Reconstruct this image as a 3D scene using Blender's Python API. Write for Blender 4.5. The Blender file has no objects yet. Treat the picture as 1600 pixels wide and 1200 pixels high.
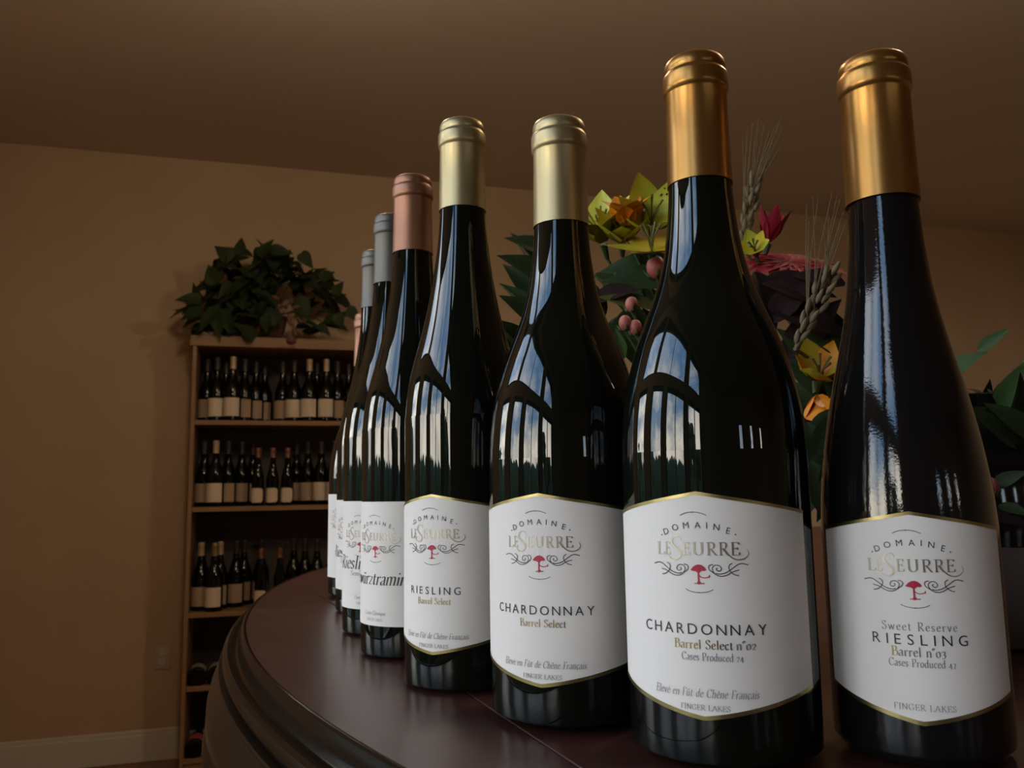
import bpy, bmesh, math, random
from math import sin, cos, pi, radians, atan2, hypot, sqrt
from mathutils import Vector, Matrix
random.seed(7)
scene = bpy.context.scene
COL = scene.collection

# ------------------------------------------------------------------ camera
T = 1.13                      # table top above the floor
HC = 0.110                    # lens above the table top
FPX = 1294.0
CAM = Vector((0, 0, T + HC))
pitch = math.atan(165 / FPX)
roll = radians(0.9)
F = Vector((0, cos(pitch), sin(pitch)))
U0 = Vector((0, -sin(pitch), cos(pitch)))
R0 = Vector((1, 0, 0))
R = R0 * cos(roll) - U0 * sin(roll)
U = R0 * sin(roll) + U0 * cos(roll)
cam_d = bpy.data.cameras.new('camera')
cam = bpy.data.objects.new('camera', cam_d)
COL.objects.link(cam)
cam_d.sensor_width = 36
cam_d.lens = FPX / 1600 * 36
cam_d.clip_start = 0.01
cam_d.dof.use_dof = True
cam_d.dof.focus_distance = 0.42
cam_d.dof.aperture_fstop = 26
m = Matrix((R, U, -F)).transposed().to_4x4()
m.translation = CAM
cam.matrix_world = m
scene.camera = cam

# ------------------------------------------------------------------ world, exposure
scene.view_settings.view_transform = 'Standard'
scene.view_settings.look = 'None'
scene.view_settings.gamma = 1
scene.view_settings.use_curve_mapping = False
scene.view_settings.exposure = 1.27
SKY = 3.0
w = bpy.data.worlds.new('sky'); scene.world = w; w.use_nodes = True
nt = w.node_tree; nt.nodes.clear()
def N(t, typ, **kw):
    n = t.nodes.new(typ)
    for k, v in kw.items(): setattr(n, k, v)
    return n
tc = N(nt, 'ShaderNodeTexCoord'); sep = N(nt, 'ShaderNodeSeparateXYZ')
nt.links.new(tc.outputs['Generated'], sep.inputs[0])
ramp = N(nt, 'ShaderNodeValToRGB')
nt.links.new(sep.outputs['Z'], ramp.inputs[0])
ramp.color_ramp.elements[0].position = 0.0; ramp.color_ramp.elements[0].color = (.85, .78, .68, 1)
ramp.color_ramp.elements[1].position = 0.55; ramp.color_ramp.elements[1].color = (.20, .40, .75, 1)
e = ramp.color_ramp.elements.new(0.22); e.color = (.36, .54, .80, 1)
noi = N(nt, 'ShaderNodeTexNoise'); noi.inputs['Scale'].default_value = 1.9
noi.inputs['Detail'].default_value = 7; noi.inputs['Roughness'].default_value = .55
mp = N(nt, 'ShaderNodeMapping'); mp.inputs['Scale'].default_value = (1, 1, 2.2)
mp.inputs['Location'].default_value = (.4, 1.7, .2)
nt.links.new(tc.outputs['Generated'], mp.inputs[0]); nt.links.new(mp.outputs[0], noi.inputs['Vector'])
cr = N(nt, 'ShaderNodeValToRGB')
cr.color_ramp.elements[0].position = .44; cr.color_ramp.elements[1].position = .62
nt.links.new(noi.outputs['Fac'], cr.inputs[0])
mix = N(nt, 'ShaderNodeMix', data_type='RGBA')
thin = N(nt, 'ShaderNodeMapRange'); thin.inputs['From Min'].default_value = .12; thin.inputs['From Max'].default_value = .70
thin.inputs['To Min'].default_value = 1.0; thin.inputs['To Max'].default_value = .12
mul = N(nt, 'ShaderNodeMath', operation='MULTIPLY')
nt.links.new(sep.outputs['Z'], thin.inputs['Value']); nt.links.new(thin.outputs[0], mul.inputs[0]); nt.links.new(cr.outputs[0], mul.inputs[1])
nt.links.new(mul.outputs[0], mix.inputs['Factor'])
nt.links.new(ramp.outputs[0], mix.inputs['A']); mix.inputs['B'].default_value = (2.10, 1.85, 1.58, 1)
bg = N(nt, 'ShaderNodeBackground'); bg.inputs['Strength'].default_value = SKY
wo = N(nt, 'ShaderNodeOutputWorld')
nt.links.new(mix.outputs['Result'], bg.inputs[0]); nt.links.new(bg.outputs[0], wo.inputs[0])
w.cycles.sampling_method = 'MANUAL'; w.cycles.sample_map_resolution = 512
try:
    scene.cycles.use_denoising = True
    scene.cycles.max_bounces = 10; scene.cycles.diffuse_bounces = 5
    scene.cycles.caustics_reflective = False; scene.cycles.caustics_refractive = False
    scene.cycles.sample_clamp_indirect = 6
except Exception: pass

# ------------------------------------------------------------------ helpers
def ray(px, py):
    return R * ((px - 800) / FPX) - U * ((py - 600) / FPX) + F
def at(px, py, D):            # the point seen at a pixel, D metres away measured along the floor
    d = ray(px, py); return CAM + d * (D / hypot(d.x, d.y))
def on_z(px, py, z):
    d = ray(px, py); return CAM + d * ((z - CAM.z) / d.z)

def mat(name, col, rough=.5, metal=0, spec=.5, coat=0, noise=None, bump=0, bscale=60, trans=0):
    mt = bpy.data.materials.new(name); mt.use_nodes = True
    t = mt.node_tree; b = t.nodes['Principled BSDF']
    b.inputs['Base Color'].default_value = (*col, 1); b.inputs['Roughness'].default_value = rough
    b.inputs['Metallic'].default_value = metal; b.inputs['Specular IOR Level'].default_value = spec
    b.inputs['Coat Weight'].default_value = coat; b.inputs['Coat Roughness'].default_value = .08
    if noise:
        col2, scale, detail, stretch = noise
        c = N(t, 'ShaderNodeTexCoord'); mpp = N(t, 'ShaderNodeMapping'); mpp.inputs['Scale'].default_value = stretch
        n = N(t, 'ShaderNodeTexNoise'); n.inputs['Scale'].default_value = scale; n.inputs['Detail'].default_value = detail
        x = N(t, 'ShaderNodeMix', data_type='RGBA'); x.inputs['A'].default_value = (*col, 1); x.inputs['B'].default_value = (*col2, 1)
        rr = N(t, 'ShaderNodeValToRGB'); rr.color_ramp.elements[0].position = .35; rr.color_ramp.elements[1].position = .65
        t.links.new(c.outputs['Object'], mpp.inputs[0]); t.links.new(mpp.outputs[0], n.inputs['Vector'])
        t.links.new(n.outputs['Fac'], rr.inputs[0]); t.links.new(rr.outputs[0], x.inputs['Factor'])
        t.links.new(x.outputs['Result'], b.inputs['Base Color'])
    if bump:
        c = N(t, 'ShaderNodeTexCoord'); n = N(t, 'ShaderNodeTexNoise'); n.inputs['Scale'].default_value = bscale; n.inputs['Detail'].default_value = 3
        bm_ = N(t, 'ShaderNodeBump'); bm_.inputs['Strength'].default_value = bump; bm_.inputs['Distance'].default_value = .002
        t.links.new(c.outputs['Object'], n.inputs['Vector']); t.links.new(n.outputs['Fac'], bm_.inputs['Height'])
        t.links.new(bm_.outputs[0], b.inputs['Normal'])
    return mt

M = dict(
    wall=mat('tan_wall_paint', (.55, .415, .27), .75, bump=.15, bscale=150, noise=((.52, .39, .255), 3, 3, (1, 1, 1))),
    ceil=mat('ceiling_paint', (.62, .545, .46), .8, bump=.15, bscale=120),
    trim=mat('cream_trim_paint', (.70, .68, .60), .45),
    winframe=mat('dark_window_wood', (.05, .035, .025), .4),
    floor=mat('red_oak_floor', (.26, .12, .065), .35, noise=((.18, .075, .04), 6, 5, (1, 9, 1))),
    glass=mat('dark_green_bottle_glass', (.0035, .005, .0035), .012, spec=.5),
    glass2=mat('black_shelf_bottle_glass', (.003, .004, .003), .05, spec=.35),
    glass1=mat('dusty_dark_bottle_glass', (.006, .006, .006), .06, spec=.5, bump=.02, bscale=900),
    paper=mat('white_label_paper', (.79, .75, .71), .6, spec=.3, bump=.05, bscale=1500),
    cream=mat('cream_label_paper', (.80, .70, .55), .7, spec=.2),
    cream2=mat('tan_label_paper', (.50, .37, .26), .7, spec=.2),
    goldfoil=mat('gold_foil', (.42, .35, .15), .32, metal=1),
    palefoil=mat('pale_foil_ink', (.44, .40, .32), .35, metal=.75),
    ink=mat('black_ink', (.035, .033, .035), .5),
    greyink=mat('grey_ink', (.22, .21, .21), .5),
    red=mat('crimson_ink', (.42, .012, .05), .5),
    capgold=mat('bronze_gold_capsule', (.38, .185, .045), .30, metal=.85, bump=.03, bscale=200),
    cappale=mat('champagne_gold_capsule', (.42, .335, .175), .38, metal=.8, bump=.03, bscale=200),
    capcopper=mat('copper_rose_capsule', (.30, .145, .09), .42, metal=.7),
    capgrey=mat('pewter_capsule', (.125, .118, .105), .45, metal=.6),
    capcream=mat('cream_capsule', (.55, .42, .28), .5, metal=.3),
    capdark=mat('dark_capsule', (.05, .04, .033), .45, metal=.3),
    table=mat('mahogany_table_top', (.062, .020, .014), .34, spec=.42, coat=.05, noise=((.036, .012, .009), 5, 6, (1, 7, 1)), bump=.04, bscale=90),
    rim=mat('dark_walnut_moulding', (.012, .008, .005), .18, spec=.17, coat=0, noise=((.010, .006, .004), 6, 4, (1, 1, 5))),
    pine=mat('pine_shelf_board', (.34, .21, .105), .6, noise=((.29, .175, .085), 5, 5, (1, 8, 8))),
    dark=mat('dark_back_panel', (.085, .068, .056), .7),
    plate=mat('ivory_switch_plate', (.52, .46, .36), .4),
    leaf=mat('dark_green_leaf', (.018, .034, .010), .6, spec=.25, noise=((.030, .050, .014), 30, 2, (1, 1, 1))),
    leaf2=mat('mid_green_leaf', (.035, .075, .016), .6, spec=.25, noise=((.05, .10, .03), 40, 2, (1, 1, 1))),
    leaf3=mat('olive_leaf', (.11, .12, .03), .5),
    leafred=mat('burgundy_leaf', (.013, .0035, .0035), .8, spec=.2),
    stem=mat('green_stem', (.03, .06, .018), .6),
    twig=mat('brown_twig', (.13, .06, .04), .7),
    husk=mat('dried_reddish_husk', (.24, .11, .09), .8, noise=((.13, .05, .045), 60, 3, (1, 1, 6))),
    yellow=mat('yellow_petal', (.62, .46, .02), .5, noise=((.50, .42, .03), 50, 2, (1, 1, 1))),
    yellow2=mat('lime_yellow_petal', (.50, .48, .03), .5, noise=((.38, .40, .03), 60, 2, (1, 1, 1))),
    orange=mat('orange_petal', (.72, .20, .01), .5, noise=((.70, .30, .01), 40, 2, (1, 1, 1))),
    crimson=mat('crimson_petal', (.26, .008, .022), .7, spec=.2),
    pink=mat('pink_berry', (.50, .20, .14), .5, noise=((.36, .07, .06), 40, 2, (1, 1, 1))),
    wheat=mat('dry_wheat', (.15, .11, .055), .7),
    speck=mat('brown_speckle', (.10, .03, .01), .6),
    soil=mat('dark_soil', (.03, .02, .015), .9),
    pot=mat('woven_basket', (.13, .07, .035), .8, bump=.8, bscale=120),
    vaseb=mat('black_glaze', (.006, .006, .006), .07, spec=.5),
    vasec=mat('taupe_stoneware', (.13, .10, .08), .5),
    bark=mat('tree_bark', (.06, .045, .035), .9), crown=mat('tree_foliage', (.03, .05, .02), .8),
    lawn=mat('lawn', (.025, .035, .012), .9, noise=((.035, .04, .02), 2, 4, (1, 1, 1))),
)
gm = bpy.data.materials.new('window_pane_glass'); gm.use_nodes = True; t = gm.node_tree; t.nodes.clear()
o_ = N(t, 'ShaderNodeOutputMaterial'); tr_ = N(t, 'ShaderNodeBsdfTransparent'); gl_ = N(t, 'ShaderNodeBsdfGlossy'); gl_.inputs['Roughness'].default_value = .0
tr_.inputs[0].default_value = (.93, .95, .94, 1)
mx_ = N(t, 'ShaderNodeMixShader'); fr_ = N(t, 'ShaderNodeFresnel'); fr_.inputs[0].default_value = 1.25
t.links.new(fr_.outputs[0], mx_.inputs[0]); t.links.new(tr_.outputs[0], mx_.inputs[1]); t.links.new(gl_.outputs[0], mx_.inputs[2]); t.links.new(mx_.outputs[0], o_.inputs[0])
M['pane'] = gm

class MB:                      # collects shapes, then links them as ONE mesh object
    def __init__(s): s.v = []; s.f = []
    def add(s, vs, fs):
        n = len(s.v); s.v += [tuple(v) for v in vs]; s.f += [tuple(i + n for i in f) for f in fs]; return s
    def box(s, x0, x1, y0, y1, z0, z1):
        return s.add([(x0,y0,z0),(x1,y0,z0),(x1,y1,z0),(x0,y1,z0),(x0,y0,z1),(x1,y0,z1),(x1,y1,z1),(x0,y1,z1)],
                     [(0,3,2,1),(4,5,6,7),(0,1,5,4),(1,2,6,5),(2,3,7,6),(3,0,4,7)])
    def lathe(s, prof, n=48, c=(0, 0, 0), cap=True):
        vs = []; fs = []
        for r, z in prof:
            for i in range(n):
                a = 2 * pi * i / n; vs.append((c[0] + r * cos(a), c[1] + r * sin(a), c[2] + z))
        for k in range(len(prof) - 1):
            for i in range(n):
                j = (i + 1) % n; fs.append((k*n+i, k*n+j, (k+1)*n+j, (k+1)*n+i))
        if cap:
            fs.append(tuple(range(n))[::-1]); fs.append(tuple((len(prof)-1)*n + i for i in range(n)))
        return s.add(vs, fs)
    def tube(s, pts, rad, n=6):
        pts = [Vector(p) for p in pts]; k = len(pts)
        if not hasattr(rad, '__len__'): rad = [rad] * k
        vs = []; fs = []
        for i, p in enumerate(pts):
            d = (pts[min(i+1, k-1)] - pts[max(i-1, 0)]).normalized()
            a = d.orthogonal().normalized() if i == 0 else (a - d * a.dot(d)).normalized()
            b = d.cross(a)
            for j in range(n):
                q = 2*pi*j/n; vs.append(p + (a*cos(q) + b*sin(q)) * rad[i])
        for i in range(k - 1):
            for j in range(n):
                l = (j+1) % n; fs.append((i*n+j, i*n+l, (i+1)*n+l, (i+1)*n+j))
        fs.append(tuple(range(n))[::-1]); fs.append(tuple((k-1)*n + j for j in range(n)))
        return s.add(vs, fs)
    def ball(s, c, r, n=10, sz=1.0):
        prof = [(r * sin(pi * k / n), -r * sz * cos(pi * k / n)) for k in range(n + 1)]
        prof[0] = (r * .02, prof[0][1]); prof[-1] = (r * .02, prof[-1][1])
        return s.lathe(prof, n + 4, c)
    def mesh(s, name, m_, smooth=None):
        me = bpy.data.meshes.new(name); me.from_pydata(s.v, [], s.f); me.materials.append(m_)
        bm = bmesh.new(); bm.from_mesh(me); bmesh.ops.recalc_face_normals(bm, faces=bm.faces); bm.to_mesh(me); bm.free()
        if smooth is not None:
            me.shade_smooth(); me.set_sharp_from_angle(angle=radians(smooth))
        return me
    def build(s, name, m_, parent=None, smooth=None, bevel=0):
        o = link(name, s.mesh(name, m_, smooth), parent)
        if bevel:
            b = o.modifiers.new('bevel', 'BEVEL'); b.width = bevel; b.segments = 2; b.limit_method = 'ANGLE'
        return o
def link(name, data, parent=None, loc=None):
    o = bpy.data.objects.new(name, data); COL.objects.link(o)
    if parent: o.parent = parent
    if loc is not None: o.location = loc
    return o
def tag(o, label=None, cat=None, group=None, kind=None):
    for k, v in (('label', label), ('category', cat), ('group', group), ('kind', kind)):
        if v: o[k] = v
    return o
def empty(name, loc, label=None, cat=None, group=None, rz=0, kind=None):
    o = link(name, None, None, loc); o.rotation_euler = (0, 0, rz); o.empty_display_size = .05
    return tag(o, label, cat, group, kind)

# ------------------------------------------------------------------ the room (frame turned by AR about the camera's foot)
AR = atan2(.282, .959)
EU = Vector((cos(AR), sin(AR), 0)); EV = Vector((-sin(AR), cos(AR), 0))
def uv(P): return P.dot(EU), P.dot(EV)
def W(u, v, z): return EU * u + EV * v + Vector((0, 0, z))
def hit_v(px, py, v):
    d = ray(px, py); return CAM + d * (v / d.dot(EV))
UL, UR, VF = -1.36, 5.2, -4.2
BD = .325
_d = ray(288, 850); BU, BV = uv(CAM + _d * (4.1 / hypot(_d.x, _d.y)))
VB = BV + BD + .005
CEIL = hit_v(570, 274, VB).z
def struct(name, mb, m_, parent=None, smooth=None, bevel=0):
    o = mb.build(name, m_, parent, smooth, bevel)
    if not parent: o.rotation_euler = (0, 0, AR); o['kind'] = 'structure'
    return o
struct('floor', MB().box(UL-.3, UR+.3, VF-.3, VB+.3, -.1, 0), M['floor'])
struct('ceiling', MB().box(UL-.3, UR+.3, VF-.3, VB+.3, CEIL, CEIL+.1), M['ceil'])
struct('wall_back', MB().box(UL-.15, UR+.15, VB, VB+.15, 0, CEIL), M['wall'])
struct('wall_right', MB().box(UR, UR+.15, VF, VB, 0, CEIL), M['wall'])
ZS, ZH, ZT, ZTT = .82, 1.96, 2.14, CEIL - .10
LW = [(-1.45, -.66), (-.52, .27), (.42, .96), (1.30, 2.05)]
FW = [(.45, .82), (1.60, 1.92), (2.80, 3.08)]
TW = [(-1.45, -.66), (-.50, .98), (1.07, 2.05)]
mb = MB()
def piers(ws, z0, z1):
    edges = [VF] + [e for w_ in ws for e in w_] + [VB]
    for a, b in zip(edges[0::2], edges[1::2]): mb.box(UL-.15, UL, a, b, z0, z1)
mb.box(UL-.15, UL, VF, VB, 0, ZS); piers(LW, ZS, ZH); mb.box(UL-.15, UL, VF, VB, ZH, ZT); piers(TW, ZT, ZTT); mb.box(UL-.15, UL, VF, VB, ZTT, CEIL)
struct('wall_left', mb, M['wall'])
mb = MB()
edges = [UL] + [e for w_ in FW for e in w_] + [UR]
for a, b in zip(edges[0::2], edges[1::2]): mb.box(a, b, VF-.15, VF, 0, CEIL)
for a, b in FW:
    mb.box(a, b, VF-.15, VF, 0, 1.60); mb.box(a, b, VF-.15, VF, 2.22, CEIL)
struct('wall_front', mb, M['wall'])
wn = 0
def window(axis, a, b, z0, z1, bars):
    global wn; wn += 1
    e_ = empty('window_%d' % wn, (0, 0, 0), rz=AR, kind='structure')
    c = (UL - .075) if axis == 'u' else (VF - .075)
    def bx(p0, p1, q0, q1, d=.03):
        return (c-d, c+d, p0, p1, q0, q1) if axis == 'u' else (p0, p1, c-d, c+d, q0, q1)
    f = MB(); t_ = .045
    for r_ in ((a, a+t_, z0, z1), (b-t_, b, z0, z1), (a+t_, b-t_, z0, z0+t_), (a+t_, b-t_, z1-t_, z1)): f.box(*bx(*r_))
    f.build('window_frame', M['winframe'], e_)
    for k in range(1, bars + 1):
        x = a + (b - a) * k / (bars + 1)
        MB().box(*bx(x-.011, x+.011, z0+t_, z1-t_, .02)).build('muntin', M['winframe'], e_)
    MB().box(*bx(a+t_, b-t_, z0+t_, z1-t_, .002)).build('pane', M['pane'], e_)
for k, (a, b) in enumerate(LW):
    window('u', a, b, ZS, ZH, (1, 1, 0, 0)[k])
for k, (a, b) in enumerate(TW): window('u', a, b, ZT, ZTT, (0, 1, 0)[k])
for a, b in FW: window('v', a, b, 1.60, 2.22, 0)
bmz = hit_v(140, 1149, VB - .02).z
struct('baseboard_back', MB().box(UL, UR, VB-.018, VB-.0005, 0, bmz-.02).box(UL, UR, VB-.011, VB-.0005, bmz-.02, bmz), M['trim'], bevel=.004)
struct('baseboard_left', MB().box(UL+.0005, UL+.018, VF, VB-.02, 0, bmz-.02).box(UL+.0005, UL+.011, VF, VB-.02, bmz-.02, bmz), M['trim'])
# daylight comes in through the window openings: portals only guide the sky's light
def portal(loc, rot, sx, sy):
    l = bpy.data.lights.new('sky_portal', 'AREA'); l.shape = 'RECTANGLE'; l.size = sx; l.size_y = sy
    l.cycles.is_portal = True
    o = link('sky_portal', l); o.location = loc; o.rotation_euler = rot
for ws, z0, z1 in ((LW, ZS, ZH), (TW, ZT, ZTT)):
    for a, b in ws:
        portal(W(UL-.17, (a+b)/2, (z0+z1)/2), (0, -pi/2, AR), z1-z0, b-a)
# outdoors
mb = MB().box(-60, UL-.16, -50, 50, -.6, -.5)
o = mb.build('lawn', M['lawn']); o.rotation_euler = (0, 0, AR); o['kind'] = 'structure'
mb = MB().box(UL-.16, 60, -50, VF-.16, -.6, -.5)
o = mb.build('lawn', M['lawn']); o.rotation_euler = (0, 0, AR); o['kind'] = 'structure'
def tree(u, v, h, rr, lab):
    rn = random.Random(int(u*100+v*7))
    e_ = empty('shade_tree', W(u, v, -.5), lab, 'tree', 'trees outside the windows')
    MB().tube([(0, 0, 0), (.1, 0, h*.3), (0, .1, h*.6)], [.25, .2, .12], 8).build('trunk', M['bark'], e_)
    c = MB()
    for k in range(26):
        a = rn.random()*2*pi; q = rn.random()**.5*rr*.75; zz = h*(.45+.5*rn.random())
        c.ball((q*cos(a), q*sin(a), zz), rr*(.28+.2*rn.random()), 6)
    c.build('crown', M['crown'], e_)
tree(-11, -7.6, 4.6, 1.2, 'round leafy tree outside, opposite the widest window')
tree(-22, 9, 3.2, 2.2, 'low spreading tree outside, seen past the middle windows')
tree(-20, 19, 3.6, 2.4, 'broad tree outside, farthest towards the back wall')
tree(-24, -22, 4.6, 2.4, 'leafy tree outside, farthest from the bookcase')
hedge = MB()
rn = random.Random(3)
for k in range(150):
    hedge.ball((-34 + rn.uniform(-1, 1), -50 + .8*k, rn.uniform(.5, 1.0)), rn.uniform(1.6, 2.0), 7)
o = hedge.build('hedge', M['crown']); o.rotation_euler = (0, 0, AR); tag(o, 'long dark hedge closing the lawn outside the windows', 'hedge', kind='stuff')

# warm globe pendants (all above or behind the photographer's view)
LAMP = 30.0
lm_ = bpy.data.materials.new('lit_opal_globe'); lm_.use_nodes = True
lb = lm_.node_tree.nodes['Principled BSDF']; lb.inputs['Base Color'].default_value = (.8, .7, .5, 1)
lb.inputs['Emission Color'].default_value = (1, .76, .52, 1); lb.inputs['Emission Strength'].default_value = LAMP
def pendant(u, v, lab):
    e_ = empty('pendant_lamp', W(u, v, CEIL), lab, 'lamp', 'opal globe pendants')
    MB().lathe([(.05, -.03), (.055, -.001)], 20).build('ceiling_rose', M['winframe'], e_)
    MB().tube([(0, 0, -.03), (0, 0, -.26)], .004, 6).build('rod', M['winframe'], e_)
    MB().ball((0, 0, 0), .085, 12).build('globe', lm_, e_, 60).location = (0, 0, -.34)
pendant(-.05, 1.75, 'lit opal globe pendant nearest the windows')
pendant(1.45, 1.1, 'lit opal globe pendant over the far half of the tasting table')

# ------------------------------------------------------------------ outlet on the back wall
p = hit_v(254, 1025, VB)
e = empty('wall_outlet', W(uv(p)[0], VB - .0005, p.z), 'small ivory duplex outlet plate on the tan wall left of the bookcase', 'outlet', rz=AR)
MB().box(-.037, .037, -.007, 0, -.059, .059).build('cover_plate', M['plate'], e, bevel=.003)
for dz in (-.024, .024):
    s_ = MB().lathe([(.0165, -.0015), (.0165, .0015)], 20).build('socket_face', M['trim'], e); s_.rotation_euler = (pi/2, 0, 0); s_.location = (0, -.0082, dz)
    for dx in (-.006, .006):
        MB().box(dx-.001, dx+.001, -.0012, .0002, -.005, .004).build('slot', M['dark'], None).parent = s_
        COL.objects[-1].rotation_euler = (-pi/2, 0, 0); COL.objects[-1].location = (0, 0, .0016)

# ------------------------------------------------------------------ bottles
PB = [(.027, -.003), (.0325, -.0024), (.0366, -.0002), (.0388, .004), (.0398, .010), (.0400, .110), (.0399, .122), (.0395, .131), (.0387, .140), (.0372, .150),
      (.0348, .160), (.0316, .1705), (.0277, .181), (.0238, .191), (.0204, .201), (.0177, .2125), (.0159, .225), (.0148, .237), (.0143, .246), (.0138, .26), (.0133, .289), (.0128, .300), (.0115, .303)]
PH = [(.0245, -.003), (.0293, -.0024), (.0330, -.0002), (.0350, .004), (.0359, .010), (.0360, .138), (.0358, .148), (.0350, .160), (.0332, .1725), (.0300, .186), (.0265, .199),
      (.0233, .212), (.0205, .226), (.0180, .241), (.0161, .256), (.0149, .270), (.0143, .281), (.0138, .295), (.0133, .322), (.0128, .333), (.0115, .336)]
PS = [(.0235, -.003), (.0282, -.0024), (.0318, -.0002), (.0338, .004), (.0346, .010), (.0347, .080), (.0344, .093), (.0336, .105), (.0320, .1185), (.0299, .132), (.0274, .145), (.0248, .1565),
      (.0222, .168), (.0198, .180), (.0178, .192), (.0163, .206), (.0153, .219), (.0147, .231), (.0144, .24), (.0140, .26), (.0136, .284), (.013, .295), (.0115, .298)]
def spline_prof(P, sub=4):
    out = []
    n = len(P)
    for i in range(n - 1):
        p0, p1, p2, p3 = P[max(i-1, 0)], P[i], P[i+1], P[min(i+2, n-1)]
        for k in range(sub):
            t = k / sub
            def h(c):
                return .5*((2*p1[c]) + (-p0[c]+p2[c])*t + (2*p0[c]-5*p1[c]+4*p2[c]-p3[c])*t*t + (-p0[c]+3*p1[c]-3*p2[c]+p3[c])*t**3)
            out.append((h(0), h(1)))
    out.append(P[-1]); return out
def capsule_prof(zb, H, k=1.0, fancy=True):
    q = H - .0005
    return [(.0149*k, zb), (.0148*k, zb+.001), (.0144*k, zb+(q-.018-zb)*.5), (.01405*k, q-.0175), (.0143*k, q-.0168), (.01495*k, q-.0160), (.0151*k, q-.0145), (.0151*k, q-.0090), (.0149*k, q-.0080),
            (.0141*k, q-.0072), (.0139*k, q-.0064), (.0141*k, q-.0056), (.01425*k, q-.0048), (.0140*k, q-.0022), (.0133*k, q-.0008), (.0120*k, q), (.0110*k, q-.0004), (.001, q-.0004)]

# --- lettering: a small broad-nib serif hand plus Blender's built-in sans
def cat_rom(P, sub=6):
    out = []; n = len(P)
    for i in range(n-1):
        p0, p1, p2, p3 = P[max(i-1,0)], P[i], P[i+1], P[min(i+2,n-1)]
        for k in range(sub):
            t = k/sub
            out.append(tuple(.5*((2*p1[c]) + (-p0[c]+p2[c])*t + (2*p0[c]-5*p1[c]+4*p2[c]-p3[c])*t*t + (-p0[c]+3*p1[c]-3*p2[c]+p3[c])*t**3) for c in (0, 1)))
    out.append(P[-1]); return out
def ribbon(P, wfun):
    vs = []; fs = []; n = len(P)
    for i, (x, y) in enumerate(P):
        a = P[max(i-1, 0)]; b = P[min(i+1, n-1)]; dx, dy = b[0]-a[0], b[1]-a[1]; l = hypot(dx, dy) or 1
        dx /= l; dy /= l; w_ = wfun(dx, dy, i/(n-1)) / 2
        vs += [(x - dy*w_, y + dx*w_), (x + dy*w_, y - dx*w_)]
    for i in range(n-1): fs.append((2*i, 2*i+1, 2*i+3, 2*i+2))
    return vs, fs
def nib(W_, mn=.32):
    def f(dx, dy, t): return W_ * max(mn, abs(dy*cos(.35) - dx*sin(.35)))
    return f
def Sf(x, y, w_=.11): return [(x-w_, y), (x+w_, y)]
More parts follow.
